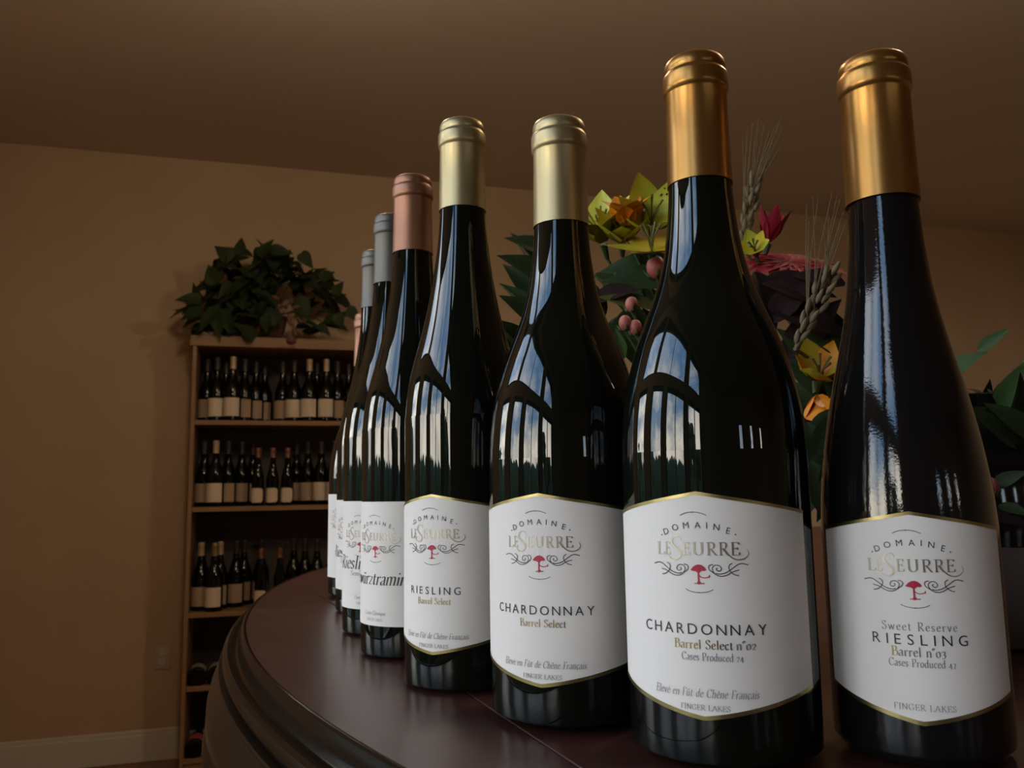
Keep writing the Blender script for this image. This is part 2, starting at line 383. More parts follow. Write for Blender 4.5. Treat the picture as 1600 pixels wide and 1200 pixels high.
# glyphs: (advance, [straight polylines], [curves]); cap height 1, x-height .62
G = {
 'A': (.78, [[(.05,0),(.38,1)],[(.38,1),(.72,0)],[(.18,.36),(.58,.36)],Sf(.05,0,.09),Sf(.72,0,.1)], []),
 'B': (.66, [[(.14,0),(.14,1)],Sf(.1,0),Sf(.1,1)], [[(.14,1),(.36,1),(.5,.88),(.48,.64),(.34,.53),(.14,.53)],[(.34,.53),(.54,.46),(.6,.28),(.52,.06),(.34,0),(.14,0)]]),
 'C': (.74, [[(.66,.98),(.66,.76)]], [[(.66,.84),(.54,.97),(.38,1),(.18,.88),(.06,.6),(.08,.3),(.24,.06),(.45,0),(.6,.06),(.68,.2)]]),
 'D': (.82, [[(.14,0),(.14,1)],Sf(.1,0),Sf(.1,1)], [[(.14,1),(.4,1),(.66,.84),(.74,.5),(.64,.16),(.4,0),(.14,0)]]),
 'E': (.62, [[(.14,0),(.14,1)],[(.04,1),(.54,1)],[(.14,.52),(.44,.52)],[(.04,0),(.57,0)],[(.54,1),(.54,.84)],[(.57,0),(.58,.2)],[(.44,.61),(.44,.43)]], []),
 'F': (.58, [[(.14,0),(.14,1)],[(.04,1),(.54,1)],[(.14,.52),(.44,.52)],Sf(.14,0,.12),[(.54,1),(.54,.82)]], []),
 'G': (.80, [[(.64,.98),(.64,.76)],[(.68,.42),(.68,.08)],Sf(.68,.42,.1)], [[(.64,.84),(.54,.97),(.38,1),(.18,.88),(.06,.6),(.08,.3),(.24,.06),(.45,0),(.68,.08)]]),
 'I': (.34, [[(.17,0),(.17,1)],Sf(.17,0,.12),Sf(.17,1,.12)], []),
 'K': (.74, [[(.14,0),(.14,1)],Sf(.14,0,.12),Sf(.14,1,.12),[(.16,.46),(.56,.97)],[(.28,.6),(.68,.03)],Sf(.58,1,.1),Sf(.7,0,.1)], []),
 'L': (.60, [[(.14,0),(.14,1)],Sf(.14,1,.12),[(.04,0),(.54,0)],[(.54,0),(.56,.2)]], []),
 'N': (.84, [[(.14,0),(.14,1)],[(.12,1),(.7,0)],[(.7,0),(.7,1)],Sf(.14,0,.1),Sf(.7,1,.1),Sf(.08,1,.08)], []),
 'P': (.62, [[(.14,0),(.14,1)],Sf(.14,0,.12),Sf(.1,1)], [[(.14,1),(.38,1),(.54,.9),(.56,.7),(.44,.5),(.3,.46),(.14,.48)]]),
 'R': (.70, [[(.14,0),(.14,1)],Sf(.14,0,.12),Sf(.1,1),[(.3,.5),(.64,.02)],Sf(.66,0,.08)], [[(.14,1),(.36,1),(.52,.9),(.52,.66),(.4,.52),(.14,.5)]]),
 'S': (.56, [[(.44,.98),(.44,.78)],[(.08,.24),(.08,.02)]], [[(.44,.86),(.34,.98),(.2,.99),(.09,.88),(.1,.7),(.26,.55),(.42,.42),(.48,.24),(.4,.06),(.25,0),(.13,.05),(.08,.18)]]),
 'U': (.80, [Sf(.14,1,.11),Sf(.66,1,.11),[(.66,1),(.66,.3)]], [[(.14,1),(.14,.6),(.15,.25),(.25,.06),(.4,0),(.56,.06),(.65,.2),(.66,.3)]]),
 'a': (.50, [[(.38,.42),(.38,.06)],[(.38,.06),(.47,0)]], [[(.1,.52),(.2,.62),(.33,.6),(.38,.46),(.38,.3)],[(.38,.36),(.2,.3),(.08,.2),(.08,.06),(.2,0),(.38,.12)]]),
 'b': (.54, [[(.1,0),(.1,1.02)],[(.02,.98),(.1,1.02)]], [[(.1,.48),(.24,.62),(.4,.58),(.48,.4),(.46,.16),(.32,0),(.18,0),(.1,.06)]]),
 'c': (.46, [], [[(.4,.5),(.3,.61),(.16,.56),(.07,.38),(.1,.14),(.24,0),(.36,.04),(.42,.12)]]),
 'd': (.56, [[(.44,0),(.44,1.02)],[(.36,.98),(.44,1.02)],[(.44,0),(.52,.02)]], [[(.44,.52),(.32,.62),(.16,.56),(.06,.34),(.12,.08),(.26,0),(.38,.05),(.44,.14)]]),
 'e': (.48, [[(.09,.36),(.42,.38)]], [[(.42,.38),(.38,.56),(.26,.62),(.13,.54),(.07,.34),(.12,.1),(.26,0),(.38,.05),(.43,.14)]]),
 'h': (.58, [[(.12,0),(.12,1.02)],[(.04,.98),(.12,1.02)],Sf(.12,0,.09),Sf(.46,0,.09)], [[(.12,.46),(.24,.6),(.38,.6),(.46,.46),(.46,0)]]),
 'i': (.28, [[(.14,0),(.14,.6)],Sf(.14,0,.09),[(.06,.56),(.14,.61)],[(.14,.82),(.14,.92)]], []),
 'l': (.28, [[(.14,0),(.14,1.02)],Sf(.14,0,.09),[(.06,.98),(.14,1.02)]], []),
 'm': (.88, [[(.12,0),(.12,.6)],[(.04,.56),(.12,.61)],Sf(.12,0,.08),Sf(.44,0,.08),Sf(.76,0,.08)], [[(.12,.46),(.24,.61),(.38,.6),(.44,.46),(.44,0)],[(.44,.46),(.56,.61),(.7,.6),(.76,.46),(.76,0)]]),
 'n': (.58, [[(.12,0),(.12,.6)],[(.04,.56),(.12,.61)],Sf(.12,0,.09),Sf(.46,0,.09)], [[(.12,.46),(.24,.61),(.38,.6),(.46,.46),(.46,0)]]),
 'o': (.54, [], [[(.26,.62),(.12,.54),(.06,.32),(.12,.08),(.26,0),(.4,.07),(.47,.3),(.41,.54),(.26,.62)]]),
 'q': (.54, [[(.43,.6),(.43,-.32)],Sf(.43,-.32,.08)], [[(.43,.52),(.32,.62),(.16,.56),(.06,.34),(.12,.08),(.26,0),(.38,.05),(.43,.14)]]),
 'g': (.54, [[(.43,.6),(.43,0)]], [[(.43,.52),(.32,.62),(.16,.56),(.06,.34),(.12,.08),(.26,0),(.38,.05),(.43,.14)],[(.43,0),(.4,-.22),(.26,-.32),(.1,-.26)]]),
 'r': (.42, [[(.12,0),(.12,.6)],[(.04,.56),(.12,.61)],Sf(.12,0,.09)], [[(.12,.42),(.22,.58),(.34,.6),(.38,.54)]]),
 's': (.40, [], [[(.32,.5),(.24,.6),(.13,.6),(.07,.5),(.1,.38),(.24,.28),(.32,.18),(.28,.04),(.16,0),(.06,.1)]]),
 't': (.38, [[(.05,.6),(.32,.6)]], [[(.15,.8),(.15,.5),(.15,.12),(.22,.01),(.34,.06)]]),
 'u': (.58, [[(.44,.6),(.44,.02)],[(.44,.02),(.52,0)],[(.04,.6),(.12,.6)]], [[(.12,.6),(.12,.3),(.14,.08),(.24,0),(.36,.05),(.44,.16)]]),
 'v': (.52, [[(.08,.6),(.26,0)],[(.26,0),(.44,.6)],Sf(.07,.6,.07),Sf(.44,.6,.07)], []),
 'w': (.78, [[(.07,.6),(.23,0)],[(.23,0),(.39,.58)],[(.39,.58),(.54,0)],[(.54,0),(.7,.6)],Sf(.07,.6,.06),Sf(.7,.6,.07)], []),
 'y': (.52, [[(.08,.6),(.26,0)],[(.44,.6),(.16,-.32)],Sf(.07,.6,.07)], []),
 'z': (.46, [[(.06,.58),(.4,.58)],[(.4,.58),(.06,.02)],[(.06,.02),(.42,.02)]], []),
 '0': (.52, [], [[(.25,.62),(.1,.52),(.06,.32),(.1,.1),(.25,0),(.4,.1),(.44,.32),(.4,.52),(.25,.62)]]),
 '2': (.48, [[(.05,.02),(.42,.02)]], [[(.08,.46),(.14,.6),(.28,.62),(.37,.5),(.32,.34),(.18,.16),(.05,.02)]]),
 '3': (.48, [], [[(.08,.52),(.18,.62),(.32,.6),(.36,.46),(.28,.32),(.16,.3)],[(.28,.32),(.4,.2),(.36,.02),(.24,-.1),(.06,-.1)]]),
 '4': (.52, [[(.34,-.1),(.34,.6)],[(.34,.6),(.05,.12)],[(.05,.12),(.46,.12)]], []),
 '7': (.48, [[(.07,.58),(.42,.58)],[(.42,.58),(.2,-.1)]], []),
 'o°': (.3, [], [[(.14,.98),(.06,.9),(.07,.8),(.14,.76),(.22,.82),(.22,.92),(.14,.98)]]),
 ' ': (.36, [], []),
}
ACC = {'é': ('e', [[(.22,.72),(.34,.86)]]), 'ê': ('e', [[(.12,.72),(.24,.86)],[(.24,.86),(.36,.72)]]), 'û': ('u', [[(.16,.72),(.28,.86)],[(.28,.86),(.4,.72)]]),
       'ü': ('u', [[(.18,.76),(.18,.86)],[(.38,.76),(.38,.86)]]), 'ç': ('c', [[(.24,0),(.22,-.16)]]), '°': ('o°', [])}
def glyph(ch, W_=.13, mn=.32):
    base, extra = ACC.get(ch, (ch, []))
    adv, st, cv = G[base]; vs = []; fs = []
    for P in st + extra:
        horiz = abs(P[0][1]-P[-1][1]) < .02
        v_, f_ = ribbon(P, (lambda a, b, c, q=(W_*mn if horiz else None): q) if horiz else nib(W_, mn)); n = len(vs); vs += v_; fs += [tuple(i+n for i in q) for q in f_]
    for P in cv:
        v_, f_ = ribbon(cat_rom(P, 5), nib(W_, mn)); n = len(vs); vs += v_; fs += [tuple(i+n for i in q) for q in f_]
    return adv, vs, fs
def serif_text(s, width, h, track=.06, W_=.13, slant=0, xscale=None):
    out_v = []; out_f = []; x = 0; G_ = G
    for ch in s:
        adv, vs, fs = glyph(ch, W_); n = len(out_v)
        out_v += [(x + vx + slant*vy, vy) for vx, vy in vs]; out_f += [tuple(i+n for i in q) for q in fs]
        x += adv + track
    x -= track; k = width / x
    return [((vx - x/2)*k, vy*h) for vx, vy in out_v], out_f
_sans = {}
def sans_char(ch):
    if ch not in _sans:
        cu = bpy.data.curves.new('t', 'FONT'); cu.body = ch; cu.size = 1; cu.offset = 0; cu.resolution_u = 3; cu.fill_mode = 'FRONT' if False else 'BOTH'
        ob = bpy.data.objects.new('t', cu); COL.objects.link(ob)
        bpy.context.view_layer.update()
        me = bpy.data.meshes.new_from_object(ob.evaluated_get(bpy.context.evaluated_depsgraph_get()))
        vs = [(v.co.x, v.co.y) for v in me.vertices]; fs = [tuple(p.vertices) for p in me.polygons]
        bpy.data.objects.remove(ob); bpy.data.meshes.remove(me); bpy.data.curves.remove(cu)
        x0 = min(v[0] for v in vs); x1 = max(v[0] for v in vs); y1 = .73
        _sans[ch] = ([((a-x0)/y1, b/y1) for a, b in vs], fs, (x1-x0)/y1)
    return _sans[ch]
def sans_text(s, width, h, track=.35):
    tot = sum(sans_char(c)[2] for c in s); x = 0; V = []; Fc = []
    gap = (width/h - tot) / (len(s)-1) if len(s) > 1 else 0
    for c in s:
        vs, fs, wd = sans_char(c); n = len(V)
        V += [((x+a)*h - width/2, b*h) for a, b in vs]; Fc += [tuple(i+n for i in q) for q in fs]; x += wd + gap
    return V, Fc
def off(vf, dx, dy, sx=1, sy=1): return [(a*sx+dx, b*sy+dy) for a, b in vf[0]], vf[1]

def wrapped(name, pieces, m_, parent, r, eps):
    mb = MB()
    for vs, fs in pieces:
        mb.add([((r+eps)*sin(a/r), -(r+eps)*cos(a/r), z) for a, z in vs], fs)
    me = bpy.data.meshes.new(name); me.from_pydata(mb.v, [], mb.f); me.materials.append(m_)
    # faces look outward
    bm = bmesh.new(); bm.from_mesh(me); bm.normal_update()
    fl = [f for f in bm.faces if f.normal.x*f.calc_center_median().x + f.normal.y*f.calc_center_median().y < 0]
    bmesh.ops.reverse_faces(bm, faces=fl); bm.to_mesh(me); bm.free()
    return link(name, me, parent)

def label_sheet(r, hw, zt, ztc, zb, zbc, eps, inset=0, n=48):
    # outline as top(a), bottom(a)
    vs = []; fs = []
    hw_ = hw - inset
    for i in range(n+1):
        a = -hw_ + 2*hw_*i/n; q = abs(a)/hw
        top = zt + (ztc - zt)*q**1.0 - inset; bot = zb + (zbc - zb)*(q**1.12) + inset
        vs += [(a, bot), (a, (bot+top)/2), (a, top)]
    for i in range(n):
        for k in (0, 1): fs.append((3*i+k, 3*i+3+k, 3*i+4+k, 3*i+1+k))
    return vs, fs
K = 2.63e-4 / 9.23           # one unit of the emblem drawing in metres
def emblem(parent, r, z0, s, eps):
    """z0 = height of the LESEURRE baseline; s = scale"""
    k = K * s
    def E_(P): return [((x-655)*k, z0 + (600-y)*k) for x, y in P]
    def rb(P, w_, curve=True): return ribbon(E_(cat_rom(P, 5) if curve else P), lambda a, b, t: w_*k)
    dark = []
    for sg in (1, -1):
        for P, w_ in (([(1325,735),(1250,715),(1190,725),(1130,765),(1075,805),(1010,840),(940,855),(885,845)], 13),
                      ([(1200,800),(1140,815),(1090,835),(1030,870),(960,885),(900,870),(850,835),(805,800),(795,760),(815,735),(855,728)], 12),
                      ([(870,850),(842,800),(850,760),(890,735),(940,745),(962,785),(940,815),(905,808),(895,785),(915,775)], 11),
                      ([(1110,710),(1070,735),(1062,780),(1090,830),(1140,865),(1195,877)], 12)):
            dark.append(rb([(x, y) if sg > 0 else (1310-x, y) for x, y in P], w_))
    dark.append(rb([(425,58),(500,25),(605,12),(710,25),(795,58)], 9)); dark.append(rb([(470,1065),(540,1095),(655,1110),(770,1095),(845,1065)], 9))
    for x, y in ((605, 14), (655, 1108), (133, 333), (1172, 323)):
        rr = 11 if y > 20 and y < 1000 else 9
        dark.append(([((x-655+(8 if False else 0)+rr*cos(q*pi/4))*k, z0+(600-y+rr*sin(q*pi/4))*k) for q in range(8)], [tuple(range(8))]))
    # DOMAINE on an arc
    word = 'DOMAINE'; xs = [215, 352, 508, 668, 790, 915, 1065]; ys = [322, 268, 238, 234, 238, 262, 312]; rt = [.30, .16, .08, 0, -.05, -.16, -.28]
    for c, x, y, a in zip(word, xs, ys, rt):
        vs, fs, wd = sans_char(c); hh = 92
        pts = [((vx-wd/2)*hh, vy*hh) for vx, vy in vs]
        pts = [(px*cos(a)-py*sin(a), px*sin(a)+py*cos(a)) for px, py in pts]
        dark.append(([((x-655+px)*k, z0+(600-y+py)*k) for px, py in pts], fs))
    # dark pieces of the little table under the canopy: arm and its bead
    wrapped('emblem_scrollwork', dark, M['ink'], parent, r, eps)
    red = []
    can = [(545,805),(565,780),(590,755),(625,735),(665,727),(705,738),(740,765),(762,800),(735,815),(700,812),(670,835),(640,838),(610,822),(575,818)]
    cx, cy = 655, 790
    red.append(([((x-655)*k, z0+(600-y)*k) for x, y in can + [(cx, cy)]], [(i, (i+1) % len(can), len(can)) for i in range(len(can))]))
    red.append(rb([(653,830),(653,1000)], 24, False)); red.append(rb([(595,985),(655,988),(732,983)], 13, False)); red.append(rb([(630,968),(655,980),(682,966)], 14, False))
    red.append(rb([(655,870),(690,900),(740,908),(795,893)], 13)); red.append(rb([(795,905),(800,868)], 16, False))
    wrapped('emblem_red_tree', red, M['red'], parent, r, eps)
    foil = []
    def gl(ch, x0, x1, yt, yb, W_=.14):
        adv, vs, fs = glyph(ch, W_, .4); x_0 = min(v[0] for v in vs); x_1 = max(v[0] for v in vs)
        kx = (x1-x0)/(x_1-x_0)
        foil.append(([((x0+(vx-x_0)*kx-655)*k, z0+(600-yb+vy*(yb-yt))*k) for vx, vy in vs], fs))
    for ch, x0, x1 in (('L',50,180),('E',185,268),('E',455,556),('U',590,735),('R',775,915),('R',940,1075),('E',1105,1228)):
        gl(ch, x0, x1, 430, 600)
    foil.append(ribbon(E_(cat_rom([(432,400),(400,350),(340,345),(290,385),(290,450),(345,510),(400,560),(405,620),(345,668),(270,655),(225,600)], 6)), lambda a, b, t: k*(8+22*sin(pi*t))))
    foil.append(ribbon(E_(cat_rom([(1010,520),(1060,590),(1130,648),(1210,665),(1290,640),(1338,580),(1315,522)], 6)), lambda a, b, t: k*(24-16*t)))
    wrapped('emblem_foil_letters', foil, M['palefoil'], parent, r, eps)

def bottle(name, prof, H, zcap, px, D, alpha, capm, lab, spec, glass='glass', capk=1.0, py=300):
    d = ray(px, py); az = atan2(d.x, d.y)
    e_ = empty(name, (D*sin(az), D*cos(az), T + .0031), lab, 'wine bottle', rz=-az - radians(alpha))
    MB().lathe(spline_prof(prof), 96).build('glass_body', M[glass], e_, 50)
    MB().lathe(capsule_prof(zcap, H, capk), 72).build('capsule', M[capm], e_, 40)
    r = max(p[0] for p in prof)
    kd = spec['kind']; s = spec.get('s', 1); hw = spec['hw']
    zt, ztc, zb, zbc = spec['z']
    LM = {}
    if kd == 'gold':
        vs = label_sheet(r, hw, zt, ztc, zb, zbc, 0)
        lo = wrapped('label', [vs], M['paper'], e_, r, .00025)
        # gilt edge bands along the two pointed edges
        top = []; bot = []
        n = 48; g = .0013
        for i in range(n+1):
            a = -hw + 2*hw*i/n; q = abs(a)/hw; t_ = zt+(ztc-zt)*q; b_ = zb+(zbc-zb)*(q**1.12)
            top += [(a, t_), (a, t_-g)]; bot += [(a, b_), (a, b_+g*1.25)]
        fs = [(2*i, 2*i+1, 2*i+3, 2*i+2) for i in range(n)]
        wrapped('gilt_edge', [(top, fs)], M['goldfoil'], lo, r, .00040); wrapped('gilt_edge', [(bot, fs)], M['goldfoil'], lo, r, .00040)
    else:
        lo = wrapped('label', [label_sheet(r, hw, zt, ztc, zb, zbc, 0)], M['paper'], e_, r, .00025)
    lo.data.shade_smooth()
    eps = .00045
    emblem(lo, r, spec['ez'], spec.get('es', 1), eps)
    for nm, mm, pieces in spec['text']: wrapped(nm, pieces, M[mm], lo, r, eps)
    return e_

def std_text(s, title, tw, dz=0, nob=None, cases=None, oak=True, fl=True, tz=.0497):
    out = [('grape_name_lettering', 'ink', [off(sans_text(title, tw, .0044*s), 0, (tz+dz)*1)])]
    return out
S1 = .93
chard = ('grape_name_lettering', 'ink', [off(sans_text('CHARDONNAY', .0505, .0043), 0, .0497)])
oakline = ('oak_line_lettering', 'greyink', [off(serif_text('Elevé en Fût de Chêne Français', .0415, .0031, W_=.11, slant=.22), 0, .0262), off(serif_text('FINGER LAKES', .0190, .0020, W_=.12), .0002, .0213)])
zz = (.1051, .0967, .0175, .0272)
spec2 = dict(kind='gold', hw=.0400*radians(70), z=zz, ez=.0802, text=[chard,
    ('barrel_number_lettering', 'goldfoil', [off(serif_text('Barrel Select', .0228, .0034, W_=.15), .0004, .0443)]),
    ('case_count_lettering', 'greyink', [off(serif_text('n°02', .0078, .0034, W_=.19), .0168, .0443), off(serif_text('Cases Produced 24', .0236, .0029, W_=.14), .0037, .0399)]), oakline])
spec3 = dict(kind='gold', hw=.0400*radians(70), z=zz, ez=.0802, text=[chard,
    ('barrel_lettering', 'goldfoil', [off(serif_text('Barrel Select', .0228, .0034, W_=.14), .0008, .0443)]), oakline])
spec4 = dict(kind='gold', hw=.0360*radians(76), z=zz, ez=.0806, text=[
    ('grape_name_lettering', 'ink', [off(sans_text('RIESLING', .0335, .0043), 0, .0500)]),
    ('barrel_lettering', 'goldfoil', [off(serif_text('Barrel Select', .0215, .0034, W_=.14), .0006, .0447)]), oakline])
spec1 = dict(kind='gold', hw=.0347*radians(67), z=(.0960, .0889, .0149, .0245), ez=.0727, es=.955, text=[
    ('grape_name_lettering', 'ink', [off(sans_text('RIESLING', .0345, .0042), .0008, .0448)]),
    ('sweetness_lettering', 'greyink', [off(serif_text('Sweet Reserve', .0268, .0032, track=.16, W_=.12), .0009, .0502)]),
    ('barrel_number_lettering', 'goldfoil', [off(serif_text('B', .0024, .0035, W_=.16), -.0084, .0405)]),
    ('case_count_lettering', 'greyink', [off(serif_text('arrel n°03', .0165, .0035, W_=.16), .0012, .0405), off(serif_text('Cases Produced 47', .0236, .0029, W_=.14), .0010, .0366), off(serif_text('FINGER LAKES', .0218, .0022, track=.1, W_=.11), .0008, .0205)])])
spec5 = dict(kind='plain', hw=.0360*radians(80), z=(.1002, .1002, .0187, .0187), ez=.0745, text=[
    ('grape_name_lettering', 'ink', [off(serif_text('Gewürztraminer', .0640, .0086, track=.02, W_=.13, slant=.25), -.0010, .0455)]),
    ('small_print', 'greyink', [off(serif_text('Cuvée Classique', .0190, .0026, W_=.10, slant=.22), -.001, .0258), off(serif_text('FINGER LAKES', .0150, .0018, W_=.09), -.001, .0218)])])
spec6 = dict(kind='plain', hw=.0378*radians(80), z=(.0998, .0998, .0177, .0177), ez=.0722, text=[
    ('grape_name_lettering', 'ink', [off(serif_text('Riesling', .0400, .0100, track=.03, W_=.12, slant=.2), -.007, .0480)]),
    ('small_print', 'greyink', [off(serif_text('Semi Dry', .0200, .0036, W_=.10), 0, .0430), off(serif_text('Cuvée Classique', .0190, .0026, W_=.10, slant=.22), .004, .0255), off(serif_text('FINGER LAKES', .0150, .0018, W_=.09), .004, .0215)])])
PH6 = [(r_*1.05 if z_ < .2 else r_*(1 + .05*max(0, (.27-z_)/.07)), z_) for r_, z_ in PH]
B = []
B.append(bottle('wine_bottle', PS, .3012, .2325, 1373, .400, -1.5, 'capgold', 'Sweet Reserve Riesling bottle, gold capsule, dull long neck, far right of the row', spec1, glass='glass1', capk=1.06, py=240))
B.append(bottle('wine_bottle', PB, .3065, .2448, 1089, .380, 10.5, 'capgold', 'broad glossy Chardonnay bottle with bronze gold capsule, label reading barrel n°02', spec2, py=190))
B.append(bottle('wine_bottle', PB, .3035, .2448, 874, .428, 20.2, 'cappale', 'Chardonnay bottle with pale champagne capsule, third from the right in the row', spec3, py=240))
B.append(bottle('wine_bottle', PH, .3385, .2800, 722, .503, 31, 'cappale', 'tall slim Riesling bottle with pale champagne capsule and gilt-edged label', spec4, py=240))
B.append(bottle('wine_bottle', PH, .3385, .2800, 645, .598, 43.7, 'capcopper', 'tall Gewürztraminer bottle with copper rose capsule and plain square label', spec5, py=330))
B.append(bottle('wine_bottle', PH6, .3400, .2800, 611, .692, 37, 'capgrey', 'tall grey-capped bottle with script Riesling label, just left of the Gewürztraminer', spec6, py=390))
spec7 = dict(spec6); spec7 = dict(kind='plain', hw=.0360*radians(80), z=(.0998, .0998, .0187, .0187), ez=.0722, text=spec6['text'])
B.append(bottle('wine_bottle', PH, .3430, .2850, 588, .810, 42, 'capgrey', 'grey-capped bottle farther back in the row, second from its far end', spec7, py=430))
spec8 = dict(kind='plain', hw=.0400*radians(75), z=(.1050, .1050, .0187, .0187), ez=.078, text=spec6['text'][1:])
B.append(bottle('wine_bottle', PB, .3045, .2448, 574, .925, 38, 'capcopper', 'shorter pink-copper capped bottle at the far end of the row, mostly hidden', spec8, py=520))

# ------------------------------------------------------------------ the table
TC = Vector((.668, 1.079)); TA, TB, TTH = .953, 1.141, radians(5)
def ell(t, o=0):
    x, y = TA*cos(t), TB*sin(t); nx, ny = cos(t)/TA, sin(t)/TB; l = hypot(nx, ny)
    x += nx/l*o; y += ny/l*o
    return (TC.x + x*cos(TTH) - y*sin(TTH), TC.y + x*sin(TTH) + y*cos(TTH))
tb = empty('round_tasting_table', (TC.x, TC.y, 0), 'large round dark mahogany table with moulded edge under the row of bottles', 'table')
inv = Vector((-TC.x, -TC.y, 0))
NE = 240
a_ = on_z(742, 1091, T); b_ = on_z(900, 1196, T)
sd = Vector((b_.x-a_.x, b_.y-a_.y)).normalized(); sn = Vector((-sd.y, sd.x))
for sg in (1, -1):
    poly = [Vector(ell(2*pi*i/NE)) for i in range(NE)]
    out = []
    c0 = Vector((a_.x, a_.y)) + sn*sg*.0004
    for i in range(NE):
        p, q = poly[i], poly[(i+1) % NE]; dp, dq = (p-c0).dot(sn)*sg, (q-c0).dot(sn)*sg
        if dp >= 0: out.append(p)
        if dp*dq < 0: out.append(p + (q-p)*(dp/(dp-dq)))
    n = len(out)
    mb = MB().add([(p.x-TC.x, p.y-TC.y, T) for p in out] + [(p.x-TC.x, p.y-TC.y, T-.03) for p in out],
                  [tuple(range(n)), tuple(range(2*n-1, n-1, -1))] + [(i, i+n, (i+1) % n + n, (i+1) % n) for i in range(n)])
    mb.build('table_leaf', M['table'], tb, bevel=.0006)
def sweep(prof, closed=True):
    vs = []; fs = []; n = len(prof)
    for i in range(NE):
        t = 2*pi*i/NE
        for o, z in prof: x, y = ell(t, o); vs.append((x-TC.x, y-TC.y, T+z))
    for i in range(NE):
        j = (i+1) % NE
        for k in range(n if closed else n-1):
            l = (k+1) % n; fs.append((i*n+k, j*n+k, j*n+l, i*n+l))
    return MB().add(vs, fs)
sweep([(0.0002, -.001), (.0008, .0004), (.0022, .0008), (.0034, -.0002), (.0042, -.0030), (.0046, -.0072), (.0050, -.0112), (.0062, -.0136), (.0080, -.0146), (.0092, -.0142), (.0112, -.0122), (.0140, -.0120), (.0164, -.0138), (.0176, -.0166), (.0176, -.0195),
       (.0162, -.0225), (.0150, -.0240), (.0002, -.025)]).build('edge_moulding', M['rim'], tb, 28)
sweep([(.0120, -.0245), (.0200, -.0248), (.0206, -.0262), (.0200, -.0280), (.0225, -.0350), (.0262, -.0430), (.0282, -.0520), (.0285, -.0600), (.0270, -.0680), (.0250, -.0740),
       (.0262, -.0765), (.0290, -.0775), (.0305, -.0795), (.0300, -.0825), (.0280, -.0840), (.0240, -.0870), (.0225, -.0960), (.0220, -.1400), (.0060, -.1400)]).build('apron', M['rim'], tb, 28)
MB().lathe([(.30, .06), (.30, .10), (.16, .16), (.11, .25), (.09, .40), (.14, .55), (.17, .68), (.12, .80), (.10, .88), (.22, .96), (.24, T-.031)], 40).build('pedestal', M['rim'], tb, 40)
for k in range(4):
    q = k*pi/2 + .6
    MB().tube([(.22*cos(q), .22*sin(q), .12), (.42*cos(q), .42*sin(q), .10), (.60*cos(q), .60*sin(q), .04)], [.05, .045, .04], 10).build('foot', M['rim'], tb, 40)
MB().lathe([(.70, T-.10), (.70, T-.0305)], 60).build('under_frame', M['rim'], tb)

# ------------------------------------------------------------------ bookcase
BW = .97
def zrow(y): d = ray(290, y); return CAM.z + 4.1*d.z/hypot(d.x, d.y)
SZ = [zrow(656), zrow(793), zrow(959), zrow(1074), zrow(1187)]   # tops of the five boards that carry bottles
ZTOP = zrow(523)
bc = empty('bookcase', W(BU, BV, 0), 'tall pale pine bookcase with dark back, full of wine bottles', 'bookcase', rz=AR)
th = .022
for x in (.008, BW-.026):
    MB().box(x, x+.018, 0, BD, 0, ZTOP-.05).build('side_panel', M['pine'], bc, bevel=.002)
MB().box(-.004, BW+.004, -.006, BD, ZTOP-.05, ZTOP).build('top_board', M['pine'], bc, bevel=.003)
for z in SZ:
    MB().box(.0262, BW-.0262, .002, BD-.008, z-th, z).build('shelf', M['pine'], bc, bevel=.002)
MB().box(.0262, BW-.0262, BD-.007, BD-.001, .02, ZTOP-.0505).build('back_panel', M['dark'], bc)
MB().box(.0262, BW-.0262, .012, .03, 0, SZ[4]-th-.0005).build('toe_board', M['pine'], bc)

# small bottles: meshes shared
def small_meshes(prof, H, zc, tag_):
    g = MB().lathe(spline_prof(prof, 2), 24).mesh('glass_body', M['glass2'], 50)
    caps = {}
    for k in ('capcream', 'capdark', 'cappale', 'capcopper', 'capgrey'):
        caps[k] = MB().lathe(capsule_prof(zc, H, 1), 16).mesh('capsule', M[k], 40)
    return g, caps
smB = small_meshes(PB, .3055, .245, 'b'); smH = small_meshes(PH, .3385, .28, 'h')
ssc = .80
PSM = [(r_*.80, z_*.80 if z_ > 0 else z_) for r_, z_ in PH]
smS = small_meshes(PSM, .3385*.8, .28*.8, 's')
def small_label(r, z0, z1, hw, m_, round_=False):
    vs = []; fs = []; n = 12
    for i in range(n+1):
        a = -hw + 2*hw*i/n; q = abs(a/hw); d = (1-sqrt(max(0, 1-q**4)))*.012 if round_ else 0
        for z in (z0+d, z1-d): vs.append(((r+.0004)*sin(a), -(r+.0004)*cos(a), z))
    for i in range(n): fs.append((2*i, 2*i+2, 2*i+3, 2*i+1))
    return MB().add(vs, fs).mesh('label', m_, 60)
LB = {(k, mm): small_label(*a, M[mm], rd) for mm in ('cream', 'cream2') for k, a, rd in
      (('B', (.0399, .018, .105, 1.15), False), ('H', (.036, .018, .100, 1.2), False), ('S', (.0289, .012, .080, 1.2), True))}
ORD = ['first', 'second', 'third', 'fourth', 'fifth', 'sixth', 'seventh', 'eighth', 'ninth', 'tenth', 'eleventh']
def shelf_u(px, z, dep): # u on the shelf at a depth behind the front edge
    d = ray(px, 700); t_ = (BV+dep) / d.dot(EV); return (d*t_).dot(EU)
STAND = {}
